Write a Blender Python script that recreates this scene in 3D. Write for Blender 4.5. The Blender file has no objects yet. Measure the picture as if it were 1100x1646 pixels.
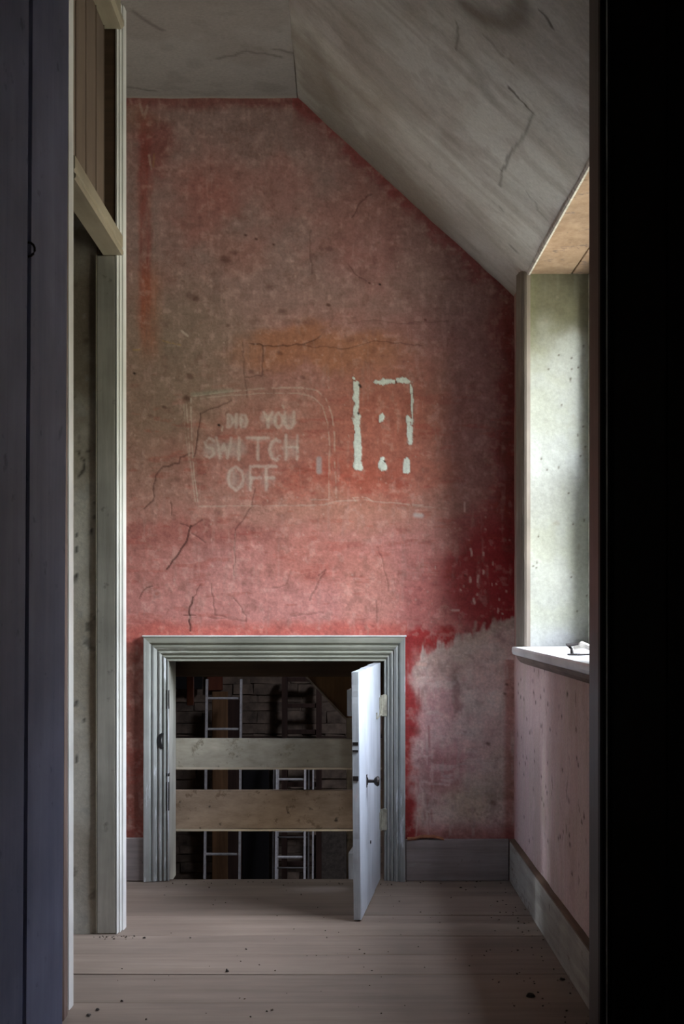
import bpy, bmesh, math, random
import numpy as np
from mathutils import Vector
random.seed(7)
SC = bpy.context.scene
COL = SC.collection
# ------------------------------------------------------------ camera, world, lights, exposure
F, EYE = 2400.0, 0.95                 # focal length in pixels of a 1100x1646 picture, eye height
cd = bpy.data.cameras.new('camera'); cam = bpy.data.objects.new('camera', cd); COL.objects.link(cam)
cam.location = (0, 0, EYE); cam.rotation_euler = (math.pi / 2, 0, 0)
cd.sensor_fit = 'AUTO'; cd.sensor_width = 36; cd.lens = F / 1646 * 36; cd.shift_y = 155 / 1646
cd.clip_start = 0.02
SC.camera = cam
SC.view_settings.view_transform = 'Standard'; SC.view_settings.look = 'None'
SC.view_settings.gamma = 1; SC.view_settings.use_curve_mapping = False
SC.view_settings.exposure = 1.0
W = bpy.data.worlds.new('overcast_sky'); SC.world = W; W.use_nodes = True
nt = W.node_tree; nt.nodes.clear()
tc = nt.nodes.new('ShaderNodeTexCoord'); sx = nt.nodes.new('ShaderNodeSeparateXYZ')
mr = nt.nodes.new('ShaderNodeMapRange'); mr.inputs[1].default_value = -1; mr.inputs[2].default_value = 1
rp = nt.nodes.new('ShaderNodeValToRGB'); bg = nt.nodes.new('ShaderNodeBackground'); wo = nt.nodes.new('ShaderNodeOutputWorld')
nt.links.new(tc.outputs['Generated'], sx.inputs[0]); nt.links.new(sx.outputs['Z'], mr.inputs[0])
nt.links.new(mr.outputs[0], rp.inputs[0]); nt.links.new(rp.outputs[0], bg.inputs[0]); nt.links.new(bg.outputs[0], wo.inputs[0])
e = rp.color_ramp.elements
e[0].position = 0.0; e[0].color = (.235, .225, .20, 1)           # grass
e[1].position = 1.0; e[1].color = (.92, .95, 1.18, 1)          # overcast sky
for p, c in ((.49, (.235, .225, .195, 1)), (.505, (.15, .15, .12, 1)), (.585, (.19, .19, .155, 1)), (.67, (.84, .87, .97, 1)), (.80, (.90, .93, 1.14, 1))):
    n = e.new(p); n.color = c
bg.inputs[1].default_value = 19.0

def portal(loc, rot, sx_, sy_):
    l = bpy.data.lights.new('window_portal', 'AREA'); l.shape = 'RECTANGLE'; l.size = sx_; l.size_y = sy_
    l.cycles.is_portal = True
    o = bpy.data.objects.new('window_portal', l); COL.objects.link(o); o.location = loc; o.rotation_euler = rot
H = math.pi / 2
portal((.90, 4.195, 1.44), (0, H, 0), 1.25, 1.32)                # the window on the right, facing -x
portal((-2.705, 4.60, 1.75), (0, -H, 0), 1.05, .28)
portal((1.5, 8.8, 3.05), (0, 0, 0), .8, 1.0)                  # unseen roof opening added to light the barn

# ------------------------------------------------------------ helpers
def lin(c):
    c = np.asarray(c, float) / 255
    return np.where(c <= .04045, c / 12.92, ((c + .055) / 1.055) ** 2.4)
def l4(c): return tuple(lin(c)) + (1,)
def smooth(a, b, x):
    t = np.clip((x - a) / (b - a), 0, 1); return t * t * (3 - 2 * t)
def vnoise(x, y, seed):
    r = np.random.RandomState(seed).rand(256, 256)
    xi = np.floor(x).astype(int); yi = np.floor(y).astype(int)
    fx = x - xi; fy = y - yi; fx = fx * fx * (3 - 2 * fx); fy = fy * fy * (3 - 2 * fy)
    a = r[xi & 255, yi & 255]; b = r[(xi + 1) & 255, yi & 255]; c = r[xi & 255, (yi + 1) & 255]; d = r[(xi + 1) & 255, (yi + 1) & 255]
    return (a * (1 - fx) + b * fx) * (1 - fy) + (c * (1 - fx) + d * fx) * fy
def fbm(x, y, s, seed, o=4):
    t = 0; a = 1; n = 0
    for k in range(o):
        t = t + a * vnoise(x / s * 2 ** k + 17 * k, y / s * 2 ** k + 31 * k, seed + k); n += a; a *= .55
    return t / n
def polydist(u, v, pts):
    d = np.full(u.shape, 1e9)
    for (a, b), (c, e_) in zip(pts[:-1], pts[1:]):
        dx, dy = c - a, e_ - b; L = dx * dx + dy * dy + 1e-9
        t = np.clip(((u - a) * dx + (v - b) * dy) / L, 0, 1)
        d = np.minimum(d, np.hypot(u - a - t * dx, v - b - t * dy))
    return d
def jag(pts, step, amp, rnd):
    out = []
    for a, b in zip(pts[:-1], pts[1:]):
        n = max(1, int(math.hypot(b[0] - a[0], b[1] - a[1]) / step))
        for k in range(n):
            t = k / n
            out.append((a[0] + (b[0] - a[0]) * t + rnd.uniform(-amp, amp) * (k > 0), a[1] + (b[1] - a[1]) * t + rnd.uniform(-amp, amp) * (k > 0)))
    out.append(pts[-1]); return out

def link(o, parent=None):
    COL.objects.link(o)
    if parent: o.parent = parent
    return o
def off(parent):
    p = Vector((0, 0, 0))
    while parent: p += parent.location; parent = parent.parent
    return p
def tag(o, label=None, cat=None, group=None, kind=None):
    for k, v in (('label', label), ('category', cat), ('group', group), ('kind', kind)):
        if v: o[k] = v
    return o
def empty(name, loc, **k):
    o = bpy.data.objects.new(name, None); o.location = loc; o.empty_display_size = .05; link(o); return tag(o, **k)
def mesh(name, V, Fc, mat, parent=None, smooth_=False, base=None, **k):
    """verts in world space; a parented part is stored relative to its parent, a lone thing gets its origin at its base"""
    p = off(parent)
    V = np.asarray(V, float)
    if parent is None:
        b = Vector(((V[:, 0].min() + V[:, 0].max()) / 2, (V[:, 1].min() + V[:, 1].max()) / 2, V[:, 2].min())) if base is None else Vector(base)
        p = b
    me = bpy.data.meshes.new(name); me.from_pydata((V - np.array(p)).tolist(), [], Fc); me.update()
    if smooth_: me.polygons.foreach_set('use_smooth', [True] * len(me.polygons))
    me.materials.append(mat)
    o = bpy.data.objects.new(name, me); link(o, parent)
    if parent is None: o.location = p
    return tag(o, **k)
class MB:
    def __init__(s): s.v = []; s.f = []
    def add(s, V, Fc):
        n = len(s.v); s.v += [tuple(map(float, q)) for q in V]; s.f += [tuple(i + n for i in f) for f in Fc]; return s
    def box(s, x0, x1, y0, y1, z0, z1, c=0, jit=0):
        if c <= 0:
            V = [(x, y, z) for x in (x0, x1) for y in (y0, y1) for z in (z0, z1)]
            if jit: V = [tuple(q + random.uniform(-jit, jit) for q in p) for p in V]
            return s.add(V, [(0, 1, 3, 2), (4, 6, 7, 5), (0, 4, 5, 1), (2, 3, 7, 6), (0, 2, 6, 4), (1, 5, 7, 3)])
        bm = bmesh.new(); bmesh.ops.create_cube(bm, size=1)
        for w in bm.verts:
            w.co = Vector(((x0 + x1) / 2 + w.co.x * (x1 - x0), (y0 + y1) / 2 + w.co.y * (y1 - y0), (z0 + z1) / 2 + w.co.z * (z1 - z0)))
        bmesh.ops.bevel(bm, geom=bm.edges[:], offset=c, segments=1, affect='EDGES')
        bm.verts.index_update()
        s.add([tuple(w.co) for w in bm.verts], [tuple(q.index for q in f.verts) for f in bm.faces]); bm.free(); return s
    def prism(s, pts, z0, z1, ax='z'):
        """outline extruded along an axis; outline coordinates are the two other axes in order"""
        n = len(pts)
        def m(p, h): return {'z': (p[0], p[1], h), 'x': (h, p[0], p[1]), 'y': (p[0], h, p[1])}[ax]
        V = [m(p, z0) for p in pts] + [m(p, z1) for p in pts]
        Fc = [(i, (i + 1) % n, n + (i + 1) % n, n + i) for i in range(n)] + [tuple(range(n))[::-1], tuple(range(n, 2 * n))]
        return s.add(V, Fc)
    def tube(s, pts, r, seg=8):
        pts = [Vector(p) for p in pts]; rs = r if isinstance(r, (list, tuple)) else [r] * len(pts)
        V = []
        for i, p in enumerate(pts):
            d = (pts[min(i + 1, len(pts) - 1)] - pts[max(i - 1, 0)]).normalized()
            a = d.orthogonal().normalized() if abs(d.z) > .9 or True else None
            up = Vector((0, 0, 1)) if abs(d.z) < .9 else Vector((1, 0, 0))
            a = d.cross(up).normalized(); b = d.cross(a)
            for k in range(seg):
                t = 2 * math.pi * k / seg; V.append(p + (a * math.cos(t) + b * math.sin(t)) * rs[i])
        Fc = [(i * seg + k, i * seg + (k + 1) % seg, (i + 1) * seg + (k + 1) % seg, (i + 1) * seg + k) for i in range(len(pts) - 1) for k in range(seg)]
        Fc += [tuple(range(seg))[::-1], tuple(range((len(pts) - 1) * seg, len(pts) * seg))]
        return s.add(V, Fc)
    def build(s, name, mat, parent=None, **k):
        o = mesh(name, s.v, s.f, mat, parent, **k)
        bm = bmesh.new(); bm.from_mesh(o.data); bmesh.ops.recalc_face_normals(bm, faces=bm.faces); bm.to_mesh(o.data); bm.free()
        return o

# ------------------------------------------------------------ materials
def newmat(name, rough=.8, spec=.3):
    m = bpy.data.materials.new(name); m.use_nodes = True; N = m.node_tree; b = N.nodes['Principled BSDF']
    b.inputs['Roughness'].default_value = rough; b.inputs['Specular IOR Level'].default_value = spec
    return m, N, b
def noise(N, vec, scale, detail=6, rough=.6):
    n = N.nodes.new('ShaderNodeTexNoise'); n.inputs['Scale'].default_value = scale; n.inputs['Detail'].default_value = detail
    n.inputs['Roughness'].default_value = rough
    if vec: N.links.new(vec, n.inputs['Vector'])
    return n.outputs['Fac']
def ramp(N, fac, stops):
    r = N.nodes.new('ShaderNodeValToRGB'); N.links.new(fac, r.inputs[0]); e = r.color_ramp.elements
    e[0].position, e[0].color = stops[0]; e[1].position, e[1].color = stops[-1]
    for p, c in stops[1:-1]:
        q = e.new(p); q.color = c
    return r.outputs[0]
def mixc(N, kind, fac, a, b):
    m = N.nodes.new('ShaderNodeMix'); m.data_type = 'RGBA'; m.blend_type = kind
    for s, i in ((fac, 0), (a, 6), (b, 7)):
        if hasattr(s, 'links') or hasattr(s, 'is_linked'): N.links.new(s, m.inputs[i])
        else: m.inputs[i].default_value = s
    return m.outputs[2]
def bump(N, b, h, dist, strength=1.0):
    n = N.nodes.new('ShaderNodeBump'); n.inputs['Distance'].default_value = dist; n.inputs['Strength'].default_value = strength
    N.links.new(h, n.inputs['Height']); N.links.new(n.outputs[0], b.inputs['Normal'])
def coords(N, stretch=(1, 1, 1), rnd=True):
    t = N.nodes.new('ShaderNodeTexCoord'); m = N.nodes.new('ShaderNodeMapping'); m.inputs['Scale'].default_value = stretch
    N.links.new(t.outputs['Object'], m.inputs[0])
    if rnd:
        oi = N.nodes.new('ShaderNodeObjectInfo'); mu = N.nodes.new('ShaderNodeMath'); mu.operation = 'MULTIPLY'; mu.inputs[1].default_value = 37
        cb = N.nodes.new('ShaderNodeCombineXYZ'); N.links.new(oi.outputs['Random'], mu.inputs[0])
        for i in range(3): N.links.new(mu.outputs[0], cb.inputs[i])
        N.links.new(cb.outputs[0], m.inputs['Location'])
    return m.outputs[0]
def painted(name, rough=.9, fine=120, amt=.16, bd=.0012):
    """colour from the surface's own pigment attribute, fine mottling on top"""
    m, N, b = newmat(name, rough, .15)
    a = N.nodes.new('ShaderNodeAttribute'); a.attribute_name = 'pigment'
    v = coords(N, rnd=False)
    n1 = noise(N, v, fine, 5, .7); n2 = noise(N, v, 22, 8, .65)
    g = ramp(N, n1, [(.3, (1 - amt * 1.3,) * 3 + (1,)), (.7, (1 + amt * .6,) * 3 + (1,))])
    g2 = ramp(N, n2, [(.3, (1 - amt * .45,) * 3 + (1,)), (.7, (1 + amt * .25,) * 3 + (1,))])
    c = mixc(N, 'MULTIPLY', 1.0, a.outputs['Color'], g); c = mixc(N, 'MULTIPLY', 1.0, c, g2)
    N.links.new(c, b.inputs['Base Color']); bump(N, b, n2, bd * 3, .6)
    return m
def wood(name, dark, light, axis='z', scale=9, rough=.75, spec=.3, wear=None, wearamt=.55, knots=0, bd=.0012, stretch=.06):
    m, N, b = newmat(name, rough, spec)
    st = {'x': (stretch, 1, 1), 'y': (1, stretch, 1), 'z': (1, 1, stretch)}[axis]
    v = coords(N, st)
    n1 = noise(N, v, scale * 6, 6, .65); n2 = noise(N, coords(N), scale * .55, 4, .6)
    c1 = ramp(N, n1, [(.28, l4(dark)), (.72, l4(light))])
    g = ramp(N, n2, [(.3, (.72, .72, .72, 1)), (.7, (1.12, 1.12, 1.12, 1))])
    c = mixc(N, 'MULTIPLY', 1.0, c1, g)
    if wear:
        w = noise(N, coords(N, tuple(q if q < 1 else 1 for q in (st[0] * 4 if st[0] < 1 else 1, st[1] * 4 if st[1] < 1 else 1, st[2] * 4 if st[2] < 1 else 1))), scale * 2.5, 8, .72)
        f = ramp(N, w, [(wearamt, (0, 0, 0, 1)), (wearamt + .06, (1, 1, 1, 1))])
        c = mixc(N, 'MIX', f, c, l4(wear))
    if knots:
        w = noise(N, coords(N), 28, 3, .5)
        f = ramp(N, w, [(.66, (0, 0, 0, 1)), (.74, (knots,) * 3 + (1,))])
        c = mixc(N, 'MIX', f, c, l4([q * .45 for q in dark]))
    N.links.new(c, b.inputs['Base Color']); bump(N, b, n1, bd, .5)
    return m
def plain(name, c, rough=.6, metal=0, spec=.5, var=.25, scale=40):
    m, N, b = newmat(name, rough, spec); b.inputs['Metallic'].default_value = metal
    n = noise(N, coords(N), scale, 5)
    N.links.new(ramp(N, n, [(.3, l4([q * (1 - var) for q in c])), (.7, l4([min(255, q * (1 + var * .5)) for q in c]))]), b.inputs['Base Color'])
    bump(N, b, n, .001, .4)
    return m
M = {}
M['wall'] = painted('limewash_wall')
M['plaster'] = painted('grey_plaster', amt=.12, fine=90)
M['side'] = painted('stained_side_wall', amt=.14)
M['floor'] = wood('worn_floor_wood', (120, 105, 93), (145, 129, 116), 'x', 3, .65, .3, bd=.0005, stretch=.10)
M['hatch_paint'] = wood('weathered_grey_green_paint', (138, 139, 134), (176, 177, 174), 'z', 10, .55, .4, wear=(204, 206, 210), wearamt=.56, stretch=.03)
M['hatch_paint_x'] = wood('weathered_grey_green_paint_across', (136, 136, 124), (170, 170, 158), 'x', 10, .55, .4, wear=(202, 202, 196), wearamt=.60, stretch=.03)
M['leaf'] = wood('chalky_white_door_paint', (172, 178, 186), (196, 202, 210), 'z', 6, .5, .4, wear=(140, 146, 152), wearamt=.62)
M['leaf_edge'] = wood('bare_grey_door_edge', (150, 152, 154), (184, 187, 190), 'z', 12, .7, .3, wear=(176, 160, 158), wearamt=.6)
M['post'] = wood('glossy_cream_post_paint', (194, 191, 186), (212, 210, 206), 'z', 5, .4, .45, wear=(124, 116, 106), wearamt=.66)
M['post_brown'] = wood('brown_worn_edge', (84, 66, 58), (120, 100, 92), 'z', 8)
M['jamb'] = wood('grey_jamb_board', (156, 151, 140), (186, 181, 170), 'z', 8, .7, .3, wear=(176, 172, 164), wearamt=.64, knots=.5)
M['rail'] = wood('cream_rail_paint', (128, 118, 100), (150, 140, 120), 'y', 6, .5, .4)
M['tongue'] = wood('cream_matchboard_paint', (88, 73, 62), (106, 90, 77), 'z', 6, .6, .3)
M['base'] = wood('dirty_grey_skirting', (126, 114, 112), (164, 152, 148), 'x', 7, .7, .3, wear=(150, 142, 136), wearamt=.6, knots=.6)
M['base_y'] = wood('dirty_pale_skirting', (136, 128, 120), (176, 170, 160), 'y', 7, .7, .3, wear=(112, 98, 86), wearamt=.58, knots=.7)
M['ledge'] = wood('dusty_brown_ledge', (92, 74, 58), (128, 106, 86), 'y', 8)
M['archi'] = wood('dull_brown_grey_window_architrave', (112, 100, 90), (150, 138, 126), 'z', 9, .6, .35, stretch=.03)
M['sill'] = wood('white_sill_paint', (208, 208, 206), (232, 232, 230), 'y', 7, .4, .5, wear=(176, 170, 162), wearamt=.66)
M['apron'] = wood('brown_stained_apron', (96, 80, 70), (134, 116, 104), 'y', 7)
M['sash'] = plain('old_sash_paint', (176, 176, 160), .5)
M['purple'] = wood('dark_plum_board_paint', (130, 135, 166), (146, 151, 180), 'z', 6, .75, .25, knots=.4, bd=.0006)
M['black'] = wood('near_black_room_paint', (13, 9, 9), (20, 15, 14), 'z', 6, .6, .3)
M['jambdark'] = wood('dull_red_brown_jamb', (56, 42, 40), (78, 62, 58), 'z', 6, .5, .4)
M['fence1'] = wood('pale_grey_green_board', (158, 150, 134), (186, 178, 162), 'x', 7, .75, .25, wear=(134, 126, 110), wearamt=.56, knots=.6, stretch=.35)
M['fence2'] = wood('brown_board', (136, 116, 98), (168, 146, 126), 'x', 7, .75, .25, wear=(118, 98, 80), wearamt=.57, knots=.95, stretch=.35)
M['paleedge'] = wood('pale_edge_wood', (172, 158, 138), (206, 192, 172), 'x', 8)
M['barnbeam'] = wood('barn_beam_wood', (74, 58, 44), (100, 80, 62), 'x', 5)
M['barnwood'] = wood('barn_old_timber', (110, 82, 56), (150, 112, 76), 'z', 5)
M['barndark'] = wood('barn_dark_timber', (52, 38, 32), (80, 58, 48), 'z', 5)
M['stone'] = plain('barn_stone', (124, 108, 92), .95, var=.42, scale=7)
M['earth'] = plain('barn_earth', (64, 52, 42), .95)
M['alu'] = plain('dull_aluminium', (222, 220, 216), .5, .1, var=.12)
M['alu2'] = plain('grey_aluminium', (120, 118, 114), .5, .3, var=.12)
M['iron'] = plain('rusty_iron', (44, 38, 36), .5, .6)
M['brass'] = plain('paint_smeared_hinge_metal', (164, 160, 144), .6, .1)
M['hole'] = plain('hollow_dark_socket', (22, 20, 20), .9)
M['crumb'] = plain('dark_crumb', (48, 40, 34), .9)
M['pale'] = plain('pale_plaster_chip', (190, 184, 174), .9)
m, N, b = newmat('window_glass'); N.nodes.remove(b)
tr = N.nodes.new('ShaderNodeBsdfTransparent'); tr.inputs[0].default_value = (.93, .96, .94, 1)
gl = N.nodes.new('ShaderNodeBsdfGlossy'); gl.inputs['Roughness'].default_value = .02
fr = N.nodes.new('ShaderNodeFresnel'); mx = N.nodes.new('ShaderNodeMixShader')
ge = N.nodes.new('ShaderNodeNewGeometry'); iv = N.nodes.new('ShaderNodeMath'); iv.operation = 'SUBTRACT'; iv.inputs[0].default_value = 1
mm = N.nodes.new('ShaderNodeMath'); mm.operation = 'MULTIPLY'; N.links.new(ge.outputs['Backfacing'], iv.inputs[1]); N.links.new(iv.outputs[0], mm.inputs[0])
N.links.new(fr.outputs[0], mm.inputs[1]); N.links.new(mm.outputs[0], mx.inputs[0]); N.links.new(tr.outputs[0], mx.inputs[1]); N.links.new(gl.outputs[0], mx.inputs[2])
N.links.new(mx.outputs[0], N.nodes['Material Output'].inputs[0]); M['glass'] = m

def gridmesh(name, P, mask, colour, mat, parent=None, **k):
    """P: (rows, cols, 3) surface points; mask: (rows-1, cols-1) keep; colour: (rows, cols, 3) linear pigment"""
    r, c = P.shape[:2]; idx = np.arange(r * c).reshape(r, c)
    q = np.stack([idx[:-1, :-1], idx[:-1, 1:], idx[1:, 1:], idx[1:, :-1]], -1)[mask]
    V = P.reshape(-1, 3); base = np.array([0, 0, 0.])
    me = bpy.data.meshes.new(name); me.vertices.add(len(V)); me.vertices.foreach_set('co', V.ravel())
    me.loops.add(q.size); me.loops.foreach_set('vertex_index', q.ravel().astype(np.int32))
    me.polygons.add(len(q)); me.polygons.foreach_set('loop_start', np.arange(len(q), dtype=np.int32) * 4)
    me.update(); me.validate()
    at = me.attributes.new('pigment', 'FLOAT_COLOR', 'POINT')
    at.data.foreach_set('color', np.concatenate([colour.reshape(-1, 3), np.ones((len(V), 1))], 1).ravel().astype(np.float32))
    me.polygons.foreach_set('use_smooth', [True] * len(me.polygons)); me.materials.append(mat)
    o = bpy.data.objects.new(name, me); link(o, parent); return tag(o, **k)

# ------------------------------------------------------------ room dimensions (m; x right, y away, z up)
YB = 5.217                       # painted end wall
XR = .602                        # right wall
ZC = 2.7326; XC = -.1565         # flat ceiling, and where the slope starts
def zslope(x): return ZC - .912 * (x - XC)
ZT = zslope(XR)                  # top of the right wall
OX0, OX1, OZ = -.604, .146, .765 # low hatch opening
S = 460.0                        # the end wall was surveyed at 460 px per metre
def wx(u): return (u - 550) / S
def wz(v): return EYE + (978 - v) / S

# ------------------------------------------------------------ painted end wall
us = np.concatenate([np.linspace(550 - 2.7 * S, 196, 40)[:-1], np.arange(196, 550 + .62 * S, 1.6)])
us = us[np.argsort(us)]
for q in (550 + OX0 * S, 550 + OX1 * S): us[np.argmin(abs(us - q))] = q
vs = np.arange(978 - (ZC + .03 - EYE) * S, 978 + EYE * S + 1, 1.6)
vs[np.argmin(abs(vs - (978 + (EYE - OZ) * S)))] = 978 + (EYE - OZ) * S; vs[-1] = 978 + EYE * S
U, Vv = np.meshgrid(us, vs)
n_big = fbm(U, Vv, 150, 1, 5); n_mid = fbm(U, Vv, 42, 11, 5); n_sm = fbm(U, Vv, 10, 21, 4); n_b2 = fbm(U, Vv, 90, 31, 5)
n_h = fbm(U * .25, Vv, 9, 41, 4); n_v = fbm(U, Vv * .2, 8, 51, 4)
wu = U + (n_mid - .5) * 50 + (n_sm - .5) * 14; wv = Vv + (fbm(U, Vv, 45, 61, 5) - .5) * 50 + (fbm(U, Vv, 10, 71) - .5) * 14
C_ = np.empty(U.shape + (3,)); C_[:] = lin((184, 134, 122))
def lay(a, col):
    global C_
    a = np.clip(a, 0, 1)[..., None]; C_ = C_ * (1 - a) + lin(col) * a
def blob(cx, cy, rx, ry, soft=.6, w=True):
    a, b_ = (wu, wv) if w else (U, Vv)
    return 1 - smooth(1 - soft, 1 + soft * .4, np.hypot((a - cx) / rx, (b_ - cy) / ry))
lay(smooth(700, 380, wv) * .85, (156, 130, 124))                                   # greyed upper part
lay(smooth(.5, .72, n_big) * smooth(760, 600, Vv) * .5, (178, 118, 110))
lay(blob(255, 600, 150, 190, .7) * .7, (144, 126, 110))                           # olive grey at left
lay(blob(330, 560, 130, 90, .8) * .4, (150, 130, 116))
lay(blob(330, 330, 60, 70, .5) * .45, (168, 98, 90)); lay(blob(385, 410, 60, 40, .6) * .35, (166, 104, 92))
lay(blob(560, 350, 110, 60, .8) * .35, (160, 112, 104)); lay(blob(590, 420, 90, 60, .7) * .35, (172, 108, 104))
lay(blob(515, 560, 150, 36, .5) * .7, (176, 116, 84)); lay(blob(600, 590, 70, 40, .8) * .4, (176, 118, 92))
lay(blob(620, 690, 130, 110, .8) * .7, (178, 98, 80)); lay(blob(560, 770, 180, 45, .8) * .75, (180, 92, 74))
lay(blob(480, 700, 120, 60, .8) * .35, (176, 100, 88))
lay(blob(380, 740, 140, 60, .8) * .45, (178, 112, 104)); lay(blob(560, 830, 150, 34, .8) * .45, (190, 128, 104))
lay(smooth(800, 900, wv) * .8, (198, 128, 122)); lay(blob(300, 860, 170, 26, .7) * .55, (158, 84, 78))
lay(blob(420, 960, 220, 44, .5) * .6, (210, 146, 139)); lay(blob(590, 950, 60, 60, .4) * .6, (210, 146, 132))
lay(blob(270, 900, 120, 60, .8) * .4, (178, 118, 108)); lay(blob(500, 900, 120, 50, .7) * .4, (196, 122, 106))
lay(blob(360, 905, 90, 40, .8) * .3, (196, 142, 138))
lay(smooth(990, 1015, Vv + (n_mid - .5) * 20) * (U < 655) * .7, (194, 96, 84))
# deep red borders
lay(smooth(184, 164, wv * .5 + Vv * .5) * .7, (138, 74, 70))
d_sl = (Vv - 158) * .74 - (U - 478) * .675                                        # distance below the slope line
lay(smooth(24, 3, d_sl + (n_mid - .5) * 44 + (n_sm - .5) * 16) * (U > 470) * .8, (146, 66, 66))
lay(smooth(70, 20, d_sl + (n_big - .5) * 60) * (U > 470) * .3, (152, 92, 88))
lay(smooth(15, 5, abs(U - 233 + (n_mid - .5) * 12)) * smooth(150, 200, Vv) * smooth(600, 470, Vv) * (.2 + .8 * n_v), (150, 72, 62))
lay(smooth(28, 6, abs(U - 240 + (n_mid - .5) * 12)) * smooth(400, 470, Vv) * smooth(600, 540, Vv) * .45 * (.4 + n_v), (176, 104, 72))
lay(blob(250, 235, 45, 60, .7) * .6, (146, 68, 64)); lay(blob(225, 190, 30, 30) * .5, (150, 110, 92))
lay(smooth(700, 810, wu) * smooth(470, 620, Vv) * .45, (150, 104, 106))              # mauve tint, with some of the right-hand shade put into it
lay(smooth(742, 815, wu) * smooth(700, 900, Vv) * .95, (156, 60, 60))
lay(blob(790, 930, 80, 120, .4) * .85, (156, 48, 52)); lay(blob(822, 700, 26, 220, .6) * .75, (140, 54, 54))
lay(blob(812, 540, 40, 60, .7) * .6, (138, 52, 52)); lay(blob(700, 960, 70, 70, .7) * .45, (182, 92, 90))
lay(blob(762, 640, 52, 200, .8) * .4, (146, 106, 110)); lay(blob(700, 520, 80, 60, .9) * .4, (150, 108, 110))  # same mauve, tint and shade in one colour
# bare plaster lower right, ragged brushed edge
edge = np.interp(U, [640, 662, 690, 720, 760, 800, 840], [1130, 1085, 1050, 1030, 1008, 996, 984])
bare = smooth(-6, 10, (Vv - edge) + (n_mid - .5) * 46 + (n_v - .5) * 40) * smooth(660, 686, U + (n_mid - .5) * 44)
lay(blob(700, 1030, 60, 24, .5) * .9, (168, 50, 50)); lay(smooth(690, 655, wu) * (Vv > 1020) * (U > 640), (166, 62, 62))
lay(bare * .96, (212, 182, 174))
lay(bare * smooth(.45, .62, n_mid) * .6, (222, 204, 194)); lay(bare * smooth(.5, .65, n_b2) * .55, (192, 172, 154))
lay(bare * blob(700, 1180, 60, 130, .7) * .7 * (.3 + n_v), (206, 140, 142)); lay(bare * blob(735, 1110, 14, 40, .7) * .5, (110, 74, 70))
lay(bare * blob(700, 1250, 50, 50, .7) * .5, (150, 84, 88)); lay(bare * smooth(.56, .7, n_h) * .35, (226, 206, 198))
lay(bare * blob(760, 1290, 60, 40, .8) * .5, (200, 180, 152)); lay(bare * blob(800, 1280, 22, 30, .8) * .4, (104, 84, 78))
lay(smooth(14, 3, abs(U - 820 + (n_mid - .5) * 8)) * (Vv > 1060) * .6, (158, 82, 66))
lay(smooth(1310, 1345, Vv + (n_mid - .5) * 26) * (U > 640) * .7, (148, 58, 54)); lay(smooth(.62, .7, n_v) * bare * .5, (196, 172, 162))
lay((U < 245) * smooth(1020, 1060, Vv) * .8, (140, 96, 84)); lay((U < 245) * smooth(.5, .66, n_mid) * smooth(1020, 1060, Vv) * .5, (140, 66, 58))  # red-brown paint, toned to carry the shadow left of the casing
lay(smooth(.60, .72, n_sm) * .22, (206, 170, 158)); lay(smooth(.60, .74, fbm(U, Vv, 14, 81)) * .28, (124, 84, 76))
lay(smooth(.62, .72, n_h) * smooth(560, 700, Vv) * (1 - bare) * .3, (166, 72, 60)); lay(smooth(.64, .74, n_v) * (1 - bare) * .2, (200, 160, 150))
hh = fbm(U * .12, Vv, 4, 241, 3); hv = fbm(U, Vv * .1, 4, 251, 3); cr = 1 - smooth(.0, .035, abs(fbm(U, Vv, 26, 261, 4) - .5))
C_ = C_ * (1 + .15 * (hh - .5) + .12 * (hv - .5) + .3 * (n_sm - .5) + .3 * (fbm(U, Vv, 4, 281, 3) - .5))[..., None]
lay(cr * smooth(.45, .62, fbm(U, Vv, 70, 271, 3)) * .22, (110, 62, 54))
rnd = random.Random(3); rh = np.zeros(U.shape)
def stroke(pts, w, a, col, jitter=0, soft=.6, depth=0, brk=0, rag=0):
    global rh
    if jitter: pts = jag(pts, 7, jitter, rnd)
    x0, x1 = min(p[0] for p in pts) - w - 3, max(p[0] for p in pts) + w + 3; y0, y1 = min(p[1] for p in pts) - w - 3, max(p[1] for p in pts) + w + 3
    ci = np.where((us >= x0) & (us <= x1))[0]; ri = np.where((vs >= y0) & (vs <= y1))[0]
    if len(ci) < 2 or len(ri) < 2: return
    sl = (slice(ri[0], ri[-1] + 1), slice(ci[0], ci[-1] + 1))
    d = polydist(U[sl], Vv[sl], pts) + rag * (n_sm[sl] - .5) + rag * .7 * (hv[sl] - .5); k = 1 - smooth(w * (1 - soft), w, d)
    if brk: k = k * smooth(brk - .12, brk + .08, n_sm[sl])
    C_[sl] = C_[sl] * (1 - (k * a)[..., None]) + lin(col) * (k * a)[..., None]
    rh[sl] += k * depth
dk = (72, 44, 40)
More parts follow.
